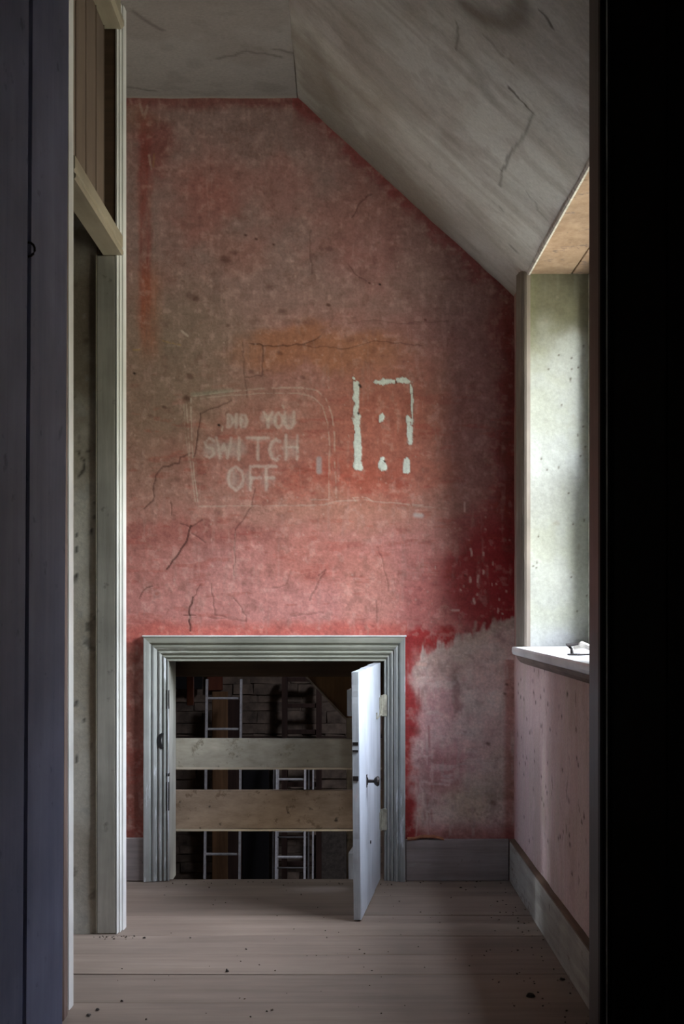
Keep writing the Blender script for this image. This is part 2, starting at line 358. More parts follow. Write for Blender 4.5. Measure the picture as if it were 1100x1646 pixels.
for pts, w, a in (([(402, 552), (440, 557), (490, 553), (515, 540)], 1.8, .6), ([(390, 550), (392, 600), (396, 636)], 1.6, .35),
                  ([(422, 556), (421, 604), (395, 606)], 1.6, .5), ([(480, 556), (560, 560), (600, 548), (680, 556)], 1.6, .4),
                  ([(307, 845), (300, 870), (284, 895), (268, 915)], 2.2, .85), ([(290, 842), (306, 848), (325, 836)], 1.7, .5),
                  ([(308, 857), (330, 872)], 1.6, .45), ([(310, 960), (304, 985), (306, 1014)], 2.2, .85), ([(296, 989), (314, 989)], 1.6, .6),
                  ([(322, 940), (311, 960)], 1.6, .5), ([(322, 665), (318, 700), (311, 735)], 1.8, .65), ([(322, 665), (345, 655), (372, 644)], 1.7, .55),
                  ([(310, 728), (290, 735), (288, 745), (262, 750), (250, 765), (246, 805), (232, 818)], 1.8, .65),
                  ([(410, 785), (405, 815), (378, 852)], 1.7, .5), ([(378, 852), (376, 925)], 1.5, .35), ([(275, 808), (276, 828)], 1.5, .5),
                  ([(224, 962), (230, 950), (245, 942)], 1.7, .6), ([(598, 312), (580, 325), (566, 350)], 1.6, .55), ([(560, 425), (570, 440), (590, 452)], 1.5, .4),
                  ([(500, 370), (498, 400), (502, 440)], 1.5, .4), ([(560, 520), (600, 514), (640, 520), (720, 516)], 1.5, .3),
                  ([(512, 925), (524, 915), (510, 940), (498, 965)], 1.7, .5), ([(438, 945), (460, 940), (468, 918)], 1.6, .35), ([(470, 990), (520, 985)], 1.5, .3),
                  ([(608, 880), (622, 930), (624, 950)], 1.6, .35), ([(605, 965), (606, 1000)], 1.7, .4), ([(376, 962), (396, 990), (396, 1000)], 1.5, .4),
                  ([(340, 938), (345, 988), (364, 992)], 1.8, .4), ([(335, 992), (396, 998)], 1.5, .3)):
    stroke(pts, w, a, dk, 1.6, .7, -1)
for x, y, r, a in ((395, 378, 3, .8), (412, 384, 3, .8), (440, 393, 2.5, .8), (376, 405, 7, .45), (362, 416, 9, .55), (308, 475, 10, .4), (316, 480, 6, .5),
                   (528, 490, 4, .75), (594, 455, 2.5, .8), (611, 457, 2.5, .9), (684, 514, 2.5, .8), (305, 604, 7, .6), (301, 640, 7, .7), (264, 654, 4, .6),
                   (216, 600, 2.6, 1), (352, 683, 2.8, 1), (455, 500, 9, .4), (478, 517, 6, .4), (367, 523, 4, .5), (404, 597, 5, .5), (487, 606, 5, .5), (450, 567, 5, .5),
                   (390, 565, 3, .4), (242, 668, 5, .4), (430, 595, 3, .4), (748, 925, 3, .5), (285, 770, 6, .3), (350, 823, 8, .35), (295, 452, 3, .4), (600, 1006, 3, .4),
                   (530, 400, 6, .35), (505, 412, 8, .3), (650, 470, 14, .2), (495, 515, 12, .25), (785, 1195, 4, .7), (793, 1290, 6, .5), (770, 1130, 7, .3), (815, 1100, 3, .7), (812, 1115, 3, .7)):
    stroke([(x - r * .3, y), (x + r * .3, y + r * .2)], r, a, (84, 50, 42) if a < .9 else (24, 20, 18), 0, .8, -1 if a > .8 else 0)
# pale scratches, drips and the ghost outline of the old notice
pl = (206, 184, 168)
for pts, w, a in (([(307, 640), (308, 700), (312, 760), (318, 806)], 1.7, .6), ([(300, 650), (303, 700), (306, 740), (314, 806)], 1.7, .5),
                  ([(296, 650), (298, 690), (304, 740)], 1.5, .35), ([(312, 637), (360, 630), (430, 624), (485, 623), (510, 628), (526, 644), (534, 668), (538, 700), (538, 745)], 1.6, .5),
                  ([(322, 641), (360, 636), (430, 632), (480, 632), (502, 638), (518, 652), (527, 680), (530, 715)], 1.6, .45),
                  ([(538, 745), (541, 800)], 1.5, .4), ([(530, 715), (529, 800)], 1.5, .35), ([(320, 814), (520, 812), (540, 806), (592, 803), (600, 806), (680, 812)], 1.6, .4),
                  ([(500, 803), (528, 803)], 1.5, .4), ([(572, 806), (568, 800), (590, 800), (598, 805)], 1.4, .45), ([(262, 548), (290, 555)], 2, .35), ([(292, 532), (302, 540)], 2.4, .8),
                  ([(240, 250), (243, 272)], 2.5, .4), ([(248, 248), (247, 268)], 2, .35), ([(225, 168), (232, 190), (238, 170)], 3, .35), ([(262, 557), (288, 556)], 1.8, .3),
                  ([(214, 562), (224, 562)], 2, .45), ([(655, 812), (720, 818)], 1.5, .3), ([(378, 858), (376, 930)], 1.3, .25)):
    stroke(pts, w, a, pl if w != 2 else (190, 150, 80), .5, .6, 0, .38)
stroke([(310, 634), (330, 632), (372, 628)], 6, .35, (150, 160, 140), 0, .9)
def letters(rows, col, w, a):
    G = {'D': [[(0, 0), (0, 1), (.6, .95), (.95, .5), (.6, .05), (0, 0)]], 'I': [[(.5, 0), (.5, 1)]], 'Y': [[(0, 0), (.5, .5), (1, 0)], [(.5, .5), (.5, 1)]],
         'O': [[(.5, 0), (.9, .2), (1, .5), (.9, .8), (.5, 1), (.1, .8), (0, .5), (.1, .2), (.5, 0)]], 'U': [[(0, 0), (0, .7), (.3, 1), (.7, 1), (1, .7), (1, 0)]],
         'S': [[(.95, .15), (.5, 0), (.05, .2), (.15, .45), (.85, .55), (.95, .8), (.5, 1), (.02, .88)]], 'W': [[(0, 0), (.25, 1), (.5, .3), (.75, 1), (1, 0)]],
         'T': [[(0, 0), (1, 0)], [(.5, 0), (.5, 1)]], 'C': [[(1, .12), (.6, 0), (.2, .15), (0, .5), (.2, .88), (.65, 1), (1, .82)]], 'H': [[(0, 0), (0, 1)], [(1, 0), (1, 1)], [(0, .5), (1, .5)]],
         'F': [[(1, 0), (0, 0), (0, 1)], [(0, .48), (.8, .48)]]}
    for ch, x, y, cw, chh in rows:
        for s in G[ch]:
            stroke([(x + p[0] * cw, y + p[1] * chh) for p in s], w, a, col, .7, .8, 0, .30, 3.5)
for x, y, rx, ry, a in ((382, 677, 17, 10, .5), (434, 674, 16, 12, .42), (465, 676, 12, 15, .42), (345, 722, 20, 16, .42), (378, 722, 22, 16, .38), (415, 706, 22, 5, .3),
                        (466, 720, 14, 20, .3), (376, 768, 14, 18, .4), (400, 772, 8, 20, .3), (430, 770, 16, 18, .2), (440, 722, 10, 18, .18)):
    k = (1 - smooth(.45, 1.15, np.hypot((U - x + (n_sm - .5) * 10) / rx, (Vv - y + (n_mid - .5) * 8) / ry))) * (.35 + 1.3 * hv)
    lay(k * a * 1.15, (196, 176, 168))
letters([('D', 366, 667, 9, 20), ('I', 377, 667, 6, 20), ('D', 388, 667, 10, 20), ('Y', 424, 663, 14, 24), ('O', 442, 664, 12, 24), ('U', 458, 662, 15, 26),
         ('S', 329, 704, 16, 32), ('W', 348, 704, 24, 32), ('I', 380, 704, 8, 34), ('T', 398, 704, 34, 34), ('C', 434, 706, 16, 34), ('H', 460, 700, 18, 38),
         ('O', 367, 750, 24, 38), ('F', 403, 750, 20, 38), ('F', 428, 750, 16, 38)], (216, 198, 188), 3.9, .54)
stroke([(513, 738), (513, 758)], 6.5, .75, (176, 166, 166), 0, .7); stroke([(668, 828), (678, 829)], 6, .7, (196, 188, 186), 0, .9)
stroke([(358, 686), (357, 692)], 2, .8, pl); stroke([(455, 652), (456, 656)], 2.2, .6, pl)
for k in range(130):                                                              # flecks of lost paint
    x, y = (rnd.gauss(775, 26), rnd.gauss(945, 45)) if k < 16 else (rnd.uniform(210, 825), rnd.uniform(420, 1010))
    stroke([(x, y), (x + rnd.uniform(-.4, .4), y + rnd.uniform(0, 5 if k < 16 else 2))], rnd.uniform(1.3, 2.2), .75 if k < 16 else .4, (214, 180, 166))
for pts in ([(757, 882), (759, 892)], [(769, 925), (768, 936)], [(756, 928), (756, 936)], [(778, 918), (777, 922)], [(727, 981), (738, 981)], [(762, 962), (763, 970)], [(747, 808), (747, 822)]):
    stroke(pts, 2.2, .85, (214, 176, 166), 0, .6)
for pts in ([(745, 1020), (752, 1030)], [(765, 1000), (762, 1022)], [(779, 1002), (772, 1020)], [(795, 995), (800, 1010)], [(700, 1050), (706, 1062)], [(690, 1060), (700, 1070)]):
    stroke(pts, 4, .6, (190, 158, 146), 1, .8)
for k in range(26):
    x, y = rnd.uniform(668, 700), rnd.uniform(1080, 1330); stroke([(x, y), (x + rnd.uniform(-2, 2), y + rnd.uniform(8, 34))], rnd.uniform(1.6, 3.4), .4, (218, 190, 180) if k % 3 else (150, 66, 68), .8, .8)
stroke([(672, 1067), (684, 1068)], 5, .8, (222, 180, 166), .8, .6)
# plaster left where the fixing was torn off
wh = (226, 230, 222)
def flake(pts, w, **k):
    stroke(pts, w + 1.8, .45, (96, 66, 58), .6, .5, 0, 0, w * 1.5); stroke(pts, w * 1.02, 1, wh, .9, .3, 1.2, 0, w * 1.5)
flake([(573, 616), (573, 640), (573, 664)], 4.2); flake([(575, 668), (575, 700), (575, 725), (574, 748)], 5.8); flake([(574, 750), (580, 753)], 5.4)
flake([(606, 615), (618, 613), (632, 614)], 4.6); flake([(641, 612), (652, 612), (659, 614)], 4.8); flake([(660, 618), (662, 632)], 2.6)
flake([(663, 634), (663, 660), (662, 682)], 1.7); flake([(656, 672), (660, 690), (659, 712)], 5.0); flake([(656, 673), (661, 676)], 5.2)
flake([(614, 669), (614, 674)], 5.4); flake([(615, 738), (614, 745), (615, 754)], 4.6); flake([(613, 749), (618, 752)], 5); flake([(655, 742), (655, 754)], 6.0)
flake([(569, 608), (570, 609)], 2)
stroke([(578, 619), (580, 622)], 2.6, .95, (40, 32, 30)); stroke([(576, 664), (577, 666)], 2.2, .95, (40, 32, 30)); stroke([(618, 741), (619, 742)], 1.8, .95, (50, 40, 36)); stroke([(637, 613), (637, 616)], 1.8, .7, (60, 46, 40))
relief = (n_mid - .5) * .008 + (n_sm - .5) * .0012 + rh * .0012 + (1 - bare) * .0008
P = np.stack([wx(U), YB - relief, wz(Vv)], -1)
P[:, :, 2][0] = ZC + .03
cx_ = (P[:-1, :-1, 0] + P[1:, 1:, 0]) / 2; cz_ = (P[:-1, :-1, 2] + P[1:, 1:, 2]) / 2
keep = ~((cx_ > OX0) & (cx_ < OX1) & (cz_ < OZ))
wb = gridmesh('wall_back', P, keep, C_, M['wall'], kind='structure', label='faded pink limewashed end wall with scraped notice lettering')
# masonry behind the paint, so the wall has its thickness
MB().box(-2.7, OX0 - .03, YB + .008, YB + .2, 0, ZC).box(OX1 + .02, .885, YB + .008, YB + .2, 0, ZC).box(OX0 - .03, OX1 + .02, YB + .008, YB + .2, OZ + .03, ZC).build('masonry', M['stone'], wb)

# ------------------------------------------------------------ sloped ceiling
def ray(u, v): return np.array([(u - 550) / F, 1, (978 - v) / F])
def on_slope(u, v):
    d = ray(u, v); t = (ZC + .912 * XC - EYE) / (d[2] + .912 * d[0]); q = d * t + np.array([0, 0, EYE]); return ((q[0] - XC) * 1.3534, q[1])
LS = (XR - XC) * 1.3534
a_, y_ = np.linspace(0, LS, 160), np.arange(2.89, YB + .012, .0075)
A_, Y_ = np.meshgrid(a_, y_)
C_ = np.empty(A_.shape + (3,)); C_[:] = lin((200, 198, 192))
s1 = fbm(A_ * 36, Y_ * 200, 11, 101, 5); s2 = fbm(A_ * 200, Y_ * 200, 60, 111, 5); s3 = fbm(A_ * 200, Y_ * 200, 12, 121, 4)
lay(smooth(.45, .7, s1) * .5, (168, 162, 154)); lay(smooth(.5, .3, s1) * .25, (210, 208, 202)); lay(smooth(4.05, 5.0, Y_ - .75 * A_ + (s2 - .5) * 1.0) * .8, (132, 124, 114)); lay(smooth(.5, .68, s2) * .4, (166, 156, 144)); lay(smooth(.6, .7, s3) * .3, (158, 150, 142))  # broad dark layer: shade near the back wall put into the plaster colour
lay(smooth(.42, .25, s2) * .35, (212, 212, 206))
def sstroke(pts, w, a, col, jitter=0, soft=.6):
    q = [on_slope(*p) for p in (jag(pts, 10, jitter, rnd) if jitter else pts)]
    k = 1 - smooth(w * (1 - soft), w, polydist(A_, Y_, q))
    lay(k * a, col)
for pts, w, a, c in (([(733, 30), (738, 50), (735, 75)], .008, .8, (186, 182, 172)), ([(734, 34), (737, 55), (733, 78)], .005, .5, (96, 88, 80)), ([(818, 140), (836, 160), (858, 182)], .008, .8, (92, 84, 76)),
                     ([(858, 182), (845, 215), (822, 245), (806, 275)], .007, .6, (96, 90, 82)), ([(860, 184), (847, 217), (824, 247)], .008, .4, (192, 190, 182)),
                     ([(806, 275), (803, 300)], .007, .5, (110, 104, 96)), ([(870, 18), (888, 44)], .008, .8, (90, 84, 78)), ([(778, 55), (800, 80), (825, 100)], .01, .4, (120, 112, 104)),
                     ([(845, 310), (880, 355)], .007, .35, (110, 104, 98)), ([(820, 80), (812, 100)], .008, .4, (190, 188, 180))):
    sstroke(pts, w, a, c, 2.5)
for pts, w, a, c in (([(750, 10), (775, 28), (815, 38), (838, 22), (835, -10)], .05, .55, (104, 92, 80)), ([(560, 20), (620, 50)], .09, .3, (142, 130, 116)), ([(752, 90), (790, 160)], .05, .3, (122, 114, 106)),
                     ([(500, 60), (540, 170)], .06, .35, (118, 110, 102)), ([(822, 396), (830, 404)], .018, .6, (110, 104, 98)), ([(805, 334), (808, 338)], .014, .45, (116, 110, 104)), ([(690, 262), (691, 270)], .012, .3, (110, 104, 98)),
                     ([(640, 150), (720, 300), (790, 400)], .09, .25, (182, 180, 174))):
    sstroke(pts, w, a, c, 0, .9)
lay(smooth(.05, .0, YB - Y_) * .35, (150, 120, 112))
dz = (s2 - .5) * .012 + (s3 - .5) * .003
P = np.stack([XC + A_ / 1.3534 - dz * .67, Y_, ZC - .912 * A_ / 1.3534 - dz * .74], -1)
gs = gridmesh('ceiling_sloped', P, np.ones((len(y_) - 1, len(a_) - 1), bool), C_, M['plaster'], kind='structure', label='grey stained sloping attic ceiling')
q = [(XC, ZC + .02), (XR, ZT + .02), (.885, ZT + .02), (.885, ZC + .3), (XC, ZC + .3)]
MB().prism(q, 2.895, YB + .2, 'y').build('roof_slab', M['stone'], gs)
# flat ceiling
xs_, y_ = np.linspace(-2.7, XC, 300), np.arange(2.89, YB + .012, .012)
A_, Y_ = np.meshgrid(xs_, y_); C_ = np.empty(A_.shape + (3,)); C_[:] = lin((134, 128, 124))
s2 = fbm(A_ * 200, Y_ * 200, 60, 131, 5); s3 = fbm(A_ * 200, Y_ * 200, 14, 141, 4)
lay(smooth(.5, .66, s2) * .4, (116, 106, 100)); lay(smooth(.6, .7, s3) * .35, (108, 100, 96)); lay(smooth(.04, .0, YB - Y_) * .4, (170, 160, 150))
def cz(u, v):
    d = ray(u, v); t = (ZC - EYE) / d[2]; return (d[0] * t, t)
for pts in ([(213, 18), (240, 38), (262, 50)], [(350, 95), (400, 84), (452, 92)], [(440, 80), (476, 86)], [(206, 140), (250, 145)]):
    lay((1 - smooth(.003, .012, polydist(A_, Y_, [cz(*p) for p in jag(pts, 12, 2, rnd)]))) * .6, (84, 76, 72))
P = np.stack([A_, Y_, np.full(A_.shape, ZC) + (s2 - .5) * .01], -1)
gc = gridmesh('ceiling', P, np.ones((len(y_) - 1, len(xs_) - 1), bool), C_, M['plaster'], kind='structure')
MB().box(-2.7, XC, 2.895, YB + .2, ZC + .02, ZC + .3).build('roof_slab', M['stone'], gc)

# ------------------------------------------------------------ right wall with the deep window
WY0, YN, WY1, SZ, WX = 3.28, 3.54, 4.85, .825, .80        # window recess (depths), sill height, plane of the window frame
zs_, y_ = np.linspace(0, ZT + .01, 330), np.arange(2.89, YB + .01, .0065)
y_[np.argmin(abs(y_ - WY1))] = WY1; y_[np.argmin(abs(y_ - WY0))] = WY0
zs_[np.argmin(abs(zs_ - SZ))] = SZ
Z_, Y_ = np.meshgrid(zs_, y_)
C_ = np.empty(Z_.shape + (3,)); C_[:] = lin((204, 178, 174))
r1 = fbm(Y_ * 200, Z_ * 22, 9, 151, 5); r2 = fbm(Y_ * 200, Z_ * 200, 34, 161, 5); r3 = fbm(Y_ * 200, Z_ * 200, 8, 171, 4)
lay(smooth(.5, .68, r1) * .4, (188, 170, 152)); lay(smooth(.5, .32, r1) * .4, (190, 154, 150)); lay(smooth(.52, .66, r2) * .35, (174, 152, 138)); lay(smooth(.74, .80, r3) * .5, (112, 92, 84))
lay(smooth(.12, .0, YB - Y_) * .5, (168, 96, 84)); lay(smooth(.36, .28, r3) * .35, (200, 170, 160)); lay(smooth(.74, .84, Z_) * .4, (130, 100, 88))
for k in range(60):
    yy, zz = rnd.uniform(3.5, 5.1), rnd.uniform(.2, .8)
    lay((1 - smooth(.003, .009, np.hypot((Y_ - yy) * .6, Z_ - zz))) * .8, (60, 44, 40))
P = np.stack([XR - (r2 - .5) * .006, Y_, Z_], -1)
cy_ = (Y_[:-1, :-1] + Y_[1:, 1:]) / 2; cz_ = (Z_[:-1, :-1] + Z_[1:, 1:]) / 2
wr = gridmesh('wall_right', P, ~((cy_ > WY0) & (cy_ < WY1) & (cz_ > SZ - .03)), C_, M['side'], kind='structure', label='pink stained low wall under the window')
mb = MB().box(XR + .006, 0.885, 2.895, YB + .2, 0, SZ - .035).box(XR + .006, 0.885, WY1 + .012, YB + .2, SZ - .035, ZT + .02).prism([(XR + .006, 2.895), (0.885, 2.895), (0.885, YN - .012), (WX, YN - .012), (XR + .006, WY0 - .012)], SZ - .035, ZT + .02)
mb.build('masonry', M['stone'], wr)
# whitewashed reveal facing the camera, the other reveal, soffit boards
def reveal(y, flip, splay=0):
    xs2, zz2 = np.linspace(XR, .884, 90), np.linspace(SZ - .03, ZT + .01, 250); A, Z = np.meshgrid(xs2, zz2)
    global C_
    C_ = np.empty(A.shape + (3,)); C_[:] = lin((160, 160, 151)); t = fbm(A * 200, Z * 200, 26, 181, 5); t2 = fbm(A * 200, Z * 200, 7, 191, 4); t3 = fbm(A * 200, Z * 30, 8, 195, 4)
    lay(smooth(1.72, 1.93, Z + (t - .5) * .25) * .85, (104, 99, 76)); lay(smooth(.5, .7, t) * .3, (156, 156, 132)); lay(smooth(.52, .7, t3) * .25, (160, 160, 146)); lay(smooth(.74, .80, t2) * .4, (140, 132, 116))  # olive top: green-tinted shade put into the whitewash colour
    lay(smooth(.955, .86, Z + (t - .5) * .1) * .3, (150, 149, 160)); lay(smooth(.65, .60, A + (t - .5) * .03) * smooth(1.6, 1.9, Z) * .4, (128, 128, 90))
    for k in range(26):
        a, z = rnd.uniform(.62, .8), rnd.uniform(.9, 1.9); lay((1 - smooth(.0015, .005, np.hypot(A - a, Z - z))) * .8, (80, 70, 60))
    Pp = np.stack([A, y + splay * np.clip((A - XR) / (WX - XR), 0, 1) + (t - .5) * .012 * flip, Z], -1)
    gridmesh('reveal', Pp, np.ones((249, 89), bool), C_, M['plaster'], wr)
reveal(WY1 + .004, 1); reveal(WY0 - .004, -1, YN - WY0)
M['soffit'] = wood('tan_soffit_boards', (140, 114, 92), (172, 146, 122), 'y', 5, .8, .2, wear=(122, 104, 94), wearamt=.58, knots=.5, stretch=.5)
for k in range(2): MB().box(XR + .004 + k * .142, XR + .004 + k * .142 + .139, WY0 - .01, WY1 + .01, ZT - .004, ZT + .018, .002).build('soffit_board', M['soffit'], wr)

MB().prism([(XR - .004, ZT + .006), (XR - .001, ZT - .004), (XR + .003, ZT - .009), (XR + .009, ZT - .008), (XR + .009, ZT + .006)], WY0, WY1 + .006, 'y').build('plaster_edge', M['pale'], wr)
w1 = empty('window_1', (.87, (YN + WY1) / 2, SZ), kind='structure', label='deep-set wooden sash window lighting the room')
MB().box(WX, WX + .07, WY1 - .05, WY1 + .004, SZ, ZT - .004, .004).build('frame_post', M['sash'], w1)
MB().box(WX, WX + .07, YN - .004, YN + .05, SZ, ZT - .004, .004).build('frame_post', M['sash'], w1)
MB().box(WX, WX + .07, YN + .05, WY1 - .05, ZT - .054, ZT - .004, .004).build('frame_head', M['sash'], w1)
MB().box(WX, WX + .07, YN + .05, WY1 - .05, SZ, SZ + .04, .004).build('frame_sill', M['sash'], w1)
zm = (SZ + ZT) / 2
ym = (YN + WY1) / 2
for (z0, z1, x0) in ((SZ + .04, zm + .02, WX + .005), (zm - .02, ZT - .054, WX + .035)):
    sa = empty('sash', (0, 0, 0)); sa.parent = w1; sa.location = Vector((x0, ym, z0)) - w1.location
    y0, y1 = YN + .05, WY1 - .05
    MB().box(x0, x0 + .028, y0, y0 + .04, z0, z1).box(x0, x0 + .028, y1 - .04, y1, z0, z1).box(x0, x0 + .028, y0 + .04, y1 - .04, z0, z0 + .045).box(x0, x0 + .028, y0 + .04, y1 - .04, z1 - .035, z1).build('sash_frame', M['sash'], sa)
    for k in (1, 2):
        yc = y0 + (y1 - y0) * k / 3; MB().box(x0 + .004, x0 + .024, yc - .009, yc + .009, z0 + .045, z1 - .035).build('glazing_bar', M['sash'], sa)
    for k in range(3):
        a = y0 + (y1 - y0) * k / 3; MB().box(x0 + .012, x0 + .015, a + .01, a + (y1 - y0) / 3 - .01, z0 + .03, z1 - .02).build('pane', M['glass'], sa)
# sill board with rounded nosing and horns
pr = [(.563, SZ - .008), (.566, SZ - .002), (.575, SZ), (WX, SZ + .004), (WX, SZ - .03), (.575, SZ - .03), (.566, SZ - .026), (.563, SZ - .018)]
MB().prism(pr, WY0 + .002, WY1 + .0, 'y').prism([(a, b_) for a, b_ in pr if a < .6] [:3] + [(XR, SZ), (XR, SZ - .03)] + [p for p in pr if p[0] < .6][3:], WY1, WY1 + .10, 'y').build('sill', M['sill'], w1)
MB().prism([(XR, SZ - .03), (.573, SZ - .03), (.578, SZ - .042), (.588, SZ - .052), (XR, SZ - .058)], WY0, WY1 + .06, 'y').build('apron_moulding', M['apron'], w1)
# reeded architrave on the far side of the window
ax = [(XR, WY1 + .108), (.582, WY1 + .108), (.578, WY1 + .100), (.584, WY1 + .094), (.579, WY1 + .084), (.585, WY1 + .074), (.580, WY1 + .060), (.586, WY1 + .050), (.584, WY1 + .030),
      (.590, WY1 + .024), (.588, WY1 + .014), (.594, WY1 + .010), (.593, WY1 + .002), (.600, WY1 - .002), (XR + .01, WY1 - .002), (XR + .01, WY1 + .05)]
MB().prism(ax, SZ + .001, 1.0 + 1.055, 'z').build('architrave', M['archi'], w1)

# ------------------------------------------------------------ skirtings
def skirt(name, segs, mat, **k):
    mb = MB()
    for s in segs: mb.box(*s, .003)
    return mb.build(name, mat, kind='structure', **k)
skirt('baseboard_back', [(.222, XR - .02, YB - .020, YB - .001, 0, .146)], M['base'], label='dirty grey skirting right of the low door')
skirt('baseboard_hall', [(-2.6, -.690, YB - .020, YB - .001, 0, .150)], M['base'])
br = skirt('baseboard_right', [(XR - .019, XR, 2.895, YB - .021, 0, .142)], M['base_y'], label='pale scuffed skirting along the window wall')
MB().box(XR - .020, XR + .001, 2.895, YB - .021, .142, .147).build('top_ledge', M['ledge'], br)
pts = jag([(.228, .148), (.30, .156), (.345, .150), (.355, .147)], .02, .003, rnd)
V = [(x, YB - .024, z) for x, z in pts] + [(x, YB - .002, z + .003) for x, z in pts] + [(x, YB - .024, z - .004) for x, z in pts]; n = len(pts)
mesh('loose_plaster_strip', V, [(i, i + 1, n + i + 1, n + i) for i in range(n - 1)] + [(2 * n + i, 2 * n + i + 1, i + 1, i) for i in range(n - 1)], M['wall'] and plain('ochre_plaster_crust', (158, 104, 74), .9), None,
     label='ochre crust of loose plaster lying along the top of the grey skirting', cat='plaster', base=(.29, YB - .01, .146))

# ------------------------------------------------------------ floor boards
fl = empty('floor', (0, 0, 0), kind='structure', label='wide bare floorboards running across the room')
edges = [YB + .03, 4.93, 4.62, 4.335, 4.10, 3.882, 3.60, 3.31, 3.03, 2.74, 2.45, 2.15, 1.85, 1.55, 1.25, .95, .65, .35, .05, -.3, -.6, -.9]
for k, (a, b_) in enumerate(zip(edges[:-1], edges[1:])):
    gap = .0045 if abs(a - 3.882) < .001 else .0008
    z = random.uniform(-.0006, .0006) if k else 0
    x0, x1 = (-2.6, XR + .01) if a > 2.9 else (-1.6, 1.6)
    mb = MB(); n = 24; xs = np.linspace(x0, x1, n + 1)
    e0 = [b_ + random.uniform(-.0006, .0006) for _ in xs]; e1 = [a - gap + random.uniform(-.0006, .0006) for _ in xs]
    zc = [z + .0012 * math.sin(x * 2.3 + k) for x in xs]
    V = []
    for x, p0, p1, zz in zip(xs, e0, e1, zc): V += [(x, p0, -.025), (x, p0, zz - .0015), (x, p0 + .003, zz), (x, p1 - .003, zz), (x, p1, zz - .0015), (x, p1, -.025)]
    Fc = [(i * 6 + j, i * 6 + (j + 1) % 6, (i + 1) * 6 + (j + 1) % 6, (i + 1) * 6 + j) for i in range(n) for j in range(6)] + [tuple(range(6)), tuple(range(n * 6, n * 6 + 6))[::-1]]
    mb.add(V, Fc).build('floorboard', M['floor'], fl)
MB().box(-2.6, 1.6, -.9, YB + .03, -.12, -.026).build('joist_deck', M['hole'], fl)

# ------------------------------------------------------------ low hatch: moulded surround, lining
prof = [(0, 0), (0, .010), (.003, .014), (.007, .012), (.009, .008), (.012, .013), (.016, .017), (.020, .015), (.022, .010), (.026, .016), (.031, .021), (.036, .019), (.038, .014),
        (.042, .022), (.050, .027), (.056, .027), (.058, .022), (.062, .028), (.066, .034), (.083, .037), (.086, .034), (.086, 0)]
t1 = empty('trim_1', ((OX0 + OX1) / 2, YB, 0), kind='structure', label='moulded grey-green surround of the low hatch door')
yj = YB - .001
def casing(name, c0, c1, mat):
    V = [c0(w, t) for w, t in prof] + [c1(w, t) for w, t in prof]; n = len(prof)
    MB().add(V, [(i, (i + 1) % n, n + (i + 1) % n, n + i) for i in range(n)] + [tuple(range(n)), tuple(range(n, 2 * n))[::-1]]).build(name, mat, t1)
xa, xb, zt = OX0, OX1, OZ
casing('side_casing', lambda w, t: (xa - w, yj - t, 0.001), lambda w, t: (xa - w, yj - t, zt + w), M['hatch_paint'])
casing('side_casing', lambda w, t: (xb + w * .86, yj - t, 0.001), lambda w, t: (xb + w * .86, yj - t, zt + w), M['hatch_paint'])
casing('head_casing', lambda w, t: (xa - w, yj - t, zt + w), lambda w, t: (xb + w * .86, yj - t, zt + w), M['hatch_paint_x'])
MB().box(xa - .09, xb + .078, yj - .040, yj, zt + .0862, zt + .0915, .001).build('head_cap', M['sill'], t1)
M['lining'] = wood('pale_lining_board', (150, 146, 138), (184, 182, 174), 'z', 9)
MB().box(xa - .028, xa - .0002, yj + .002, YB + .21, -.02, zt, .0015).build('jamb_lining', M['lining'], t1)
MB().box(xb + .0002, xb + .018, yj + .002, YB + .21, -.02, zt, .0015).build('jamb_lining', M['barndark'], t1)
MB().box(xa - .028, xb + .018, yj + .002, YB + .21, zt + .0002, zt + .028, .0015).build('head_lining', M['barndark'], t1)
for z0, z1 in ((.600, .665), (.245, .345)):                                       # cut-outs in the stop bead
    MB().box(xa - .009, xa + .0006, yj - .0125, yj + .004, z0, z1).build('mortise', M['hole'], t1)
MB().prism([(xa - .008, yj - .0135), (xa + .001, yj - .0135), (xa + .001, yj + .01), (xa - .008, yj + .01)], .365, .375, 'z').build('mortise', M['hole'], t1)
# half-round finger socket cut in the left casing
mb = MB(); cx, czz = wx(262), wz(1190); pts = [(cx + .0175 * math.cos(t) * .95, czz + .027 * math.sin(t)) for t in np.linspace(math.pi * .42, math.pi * 1.62, 18)]
pts += [(cx + .0075 - .011 * math.cos(t) * 1.0 + .0, czz + .024 * math.sin(t)) for t in np.linspace(-math.pi * .44, math.pi * .44, 10)]
mb.prism(pts, yj - .004, yj - .0222, 'y'); mb.build('finger_socket', M['hole'], t1, label='dark crescent socket')

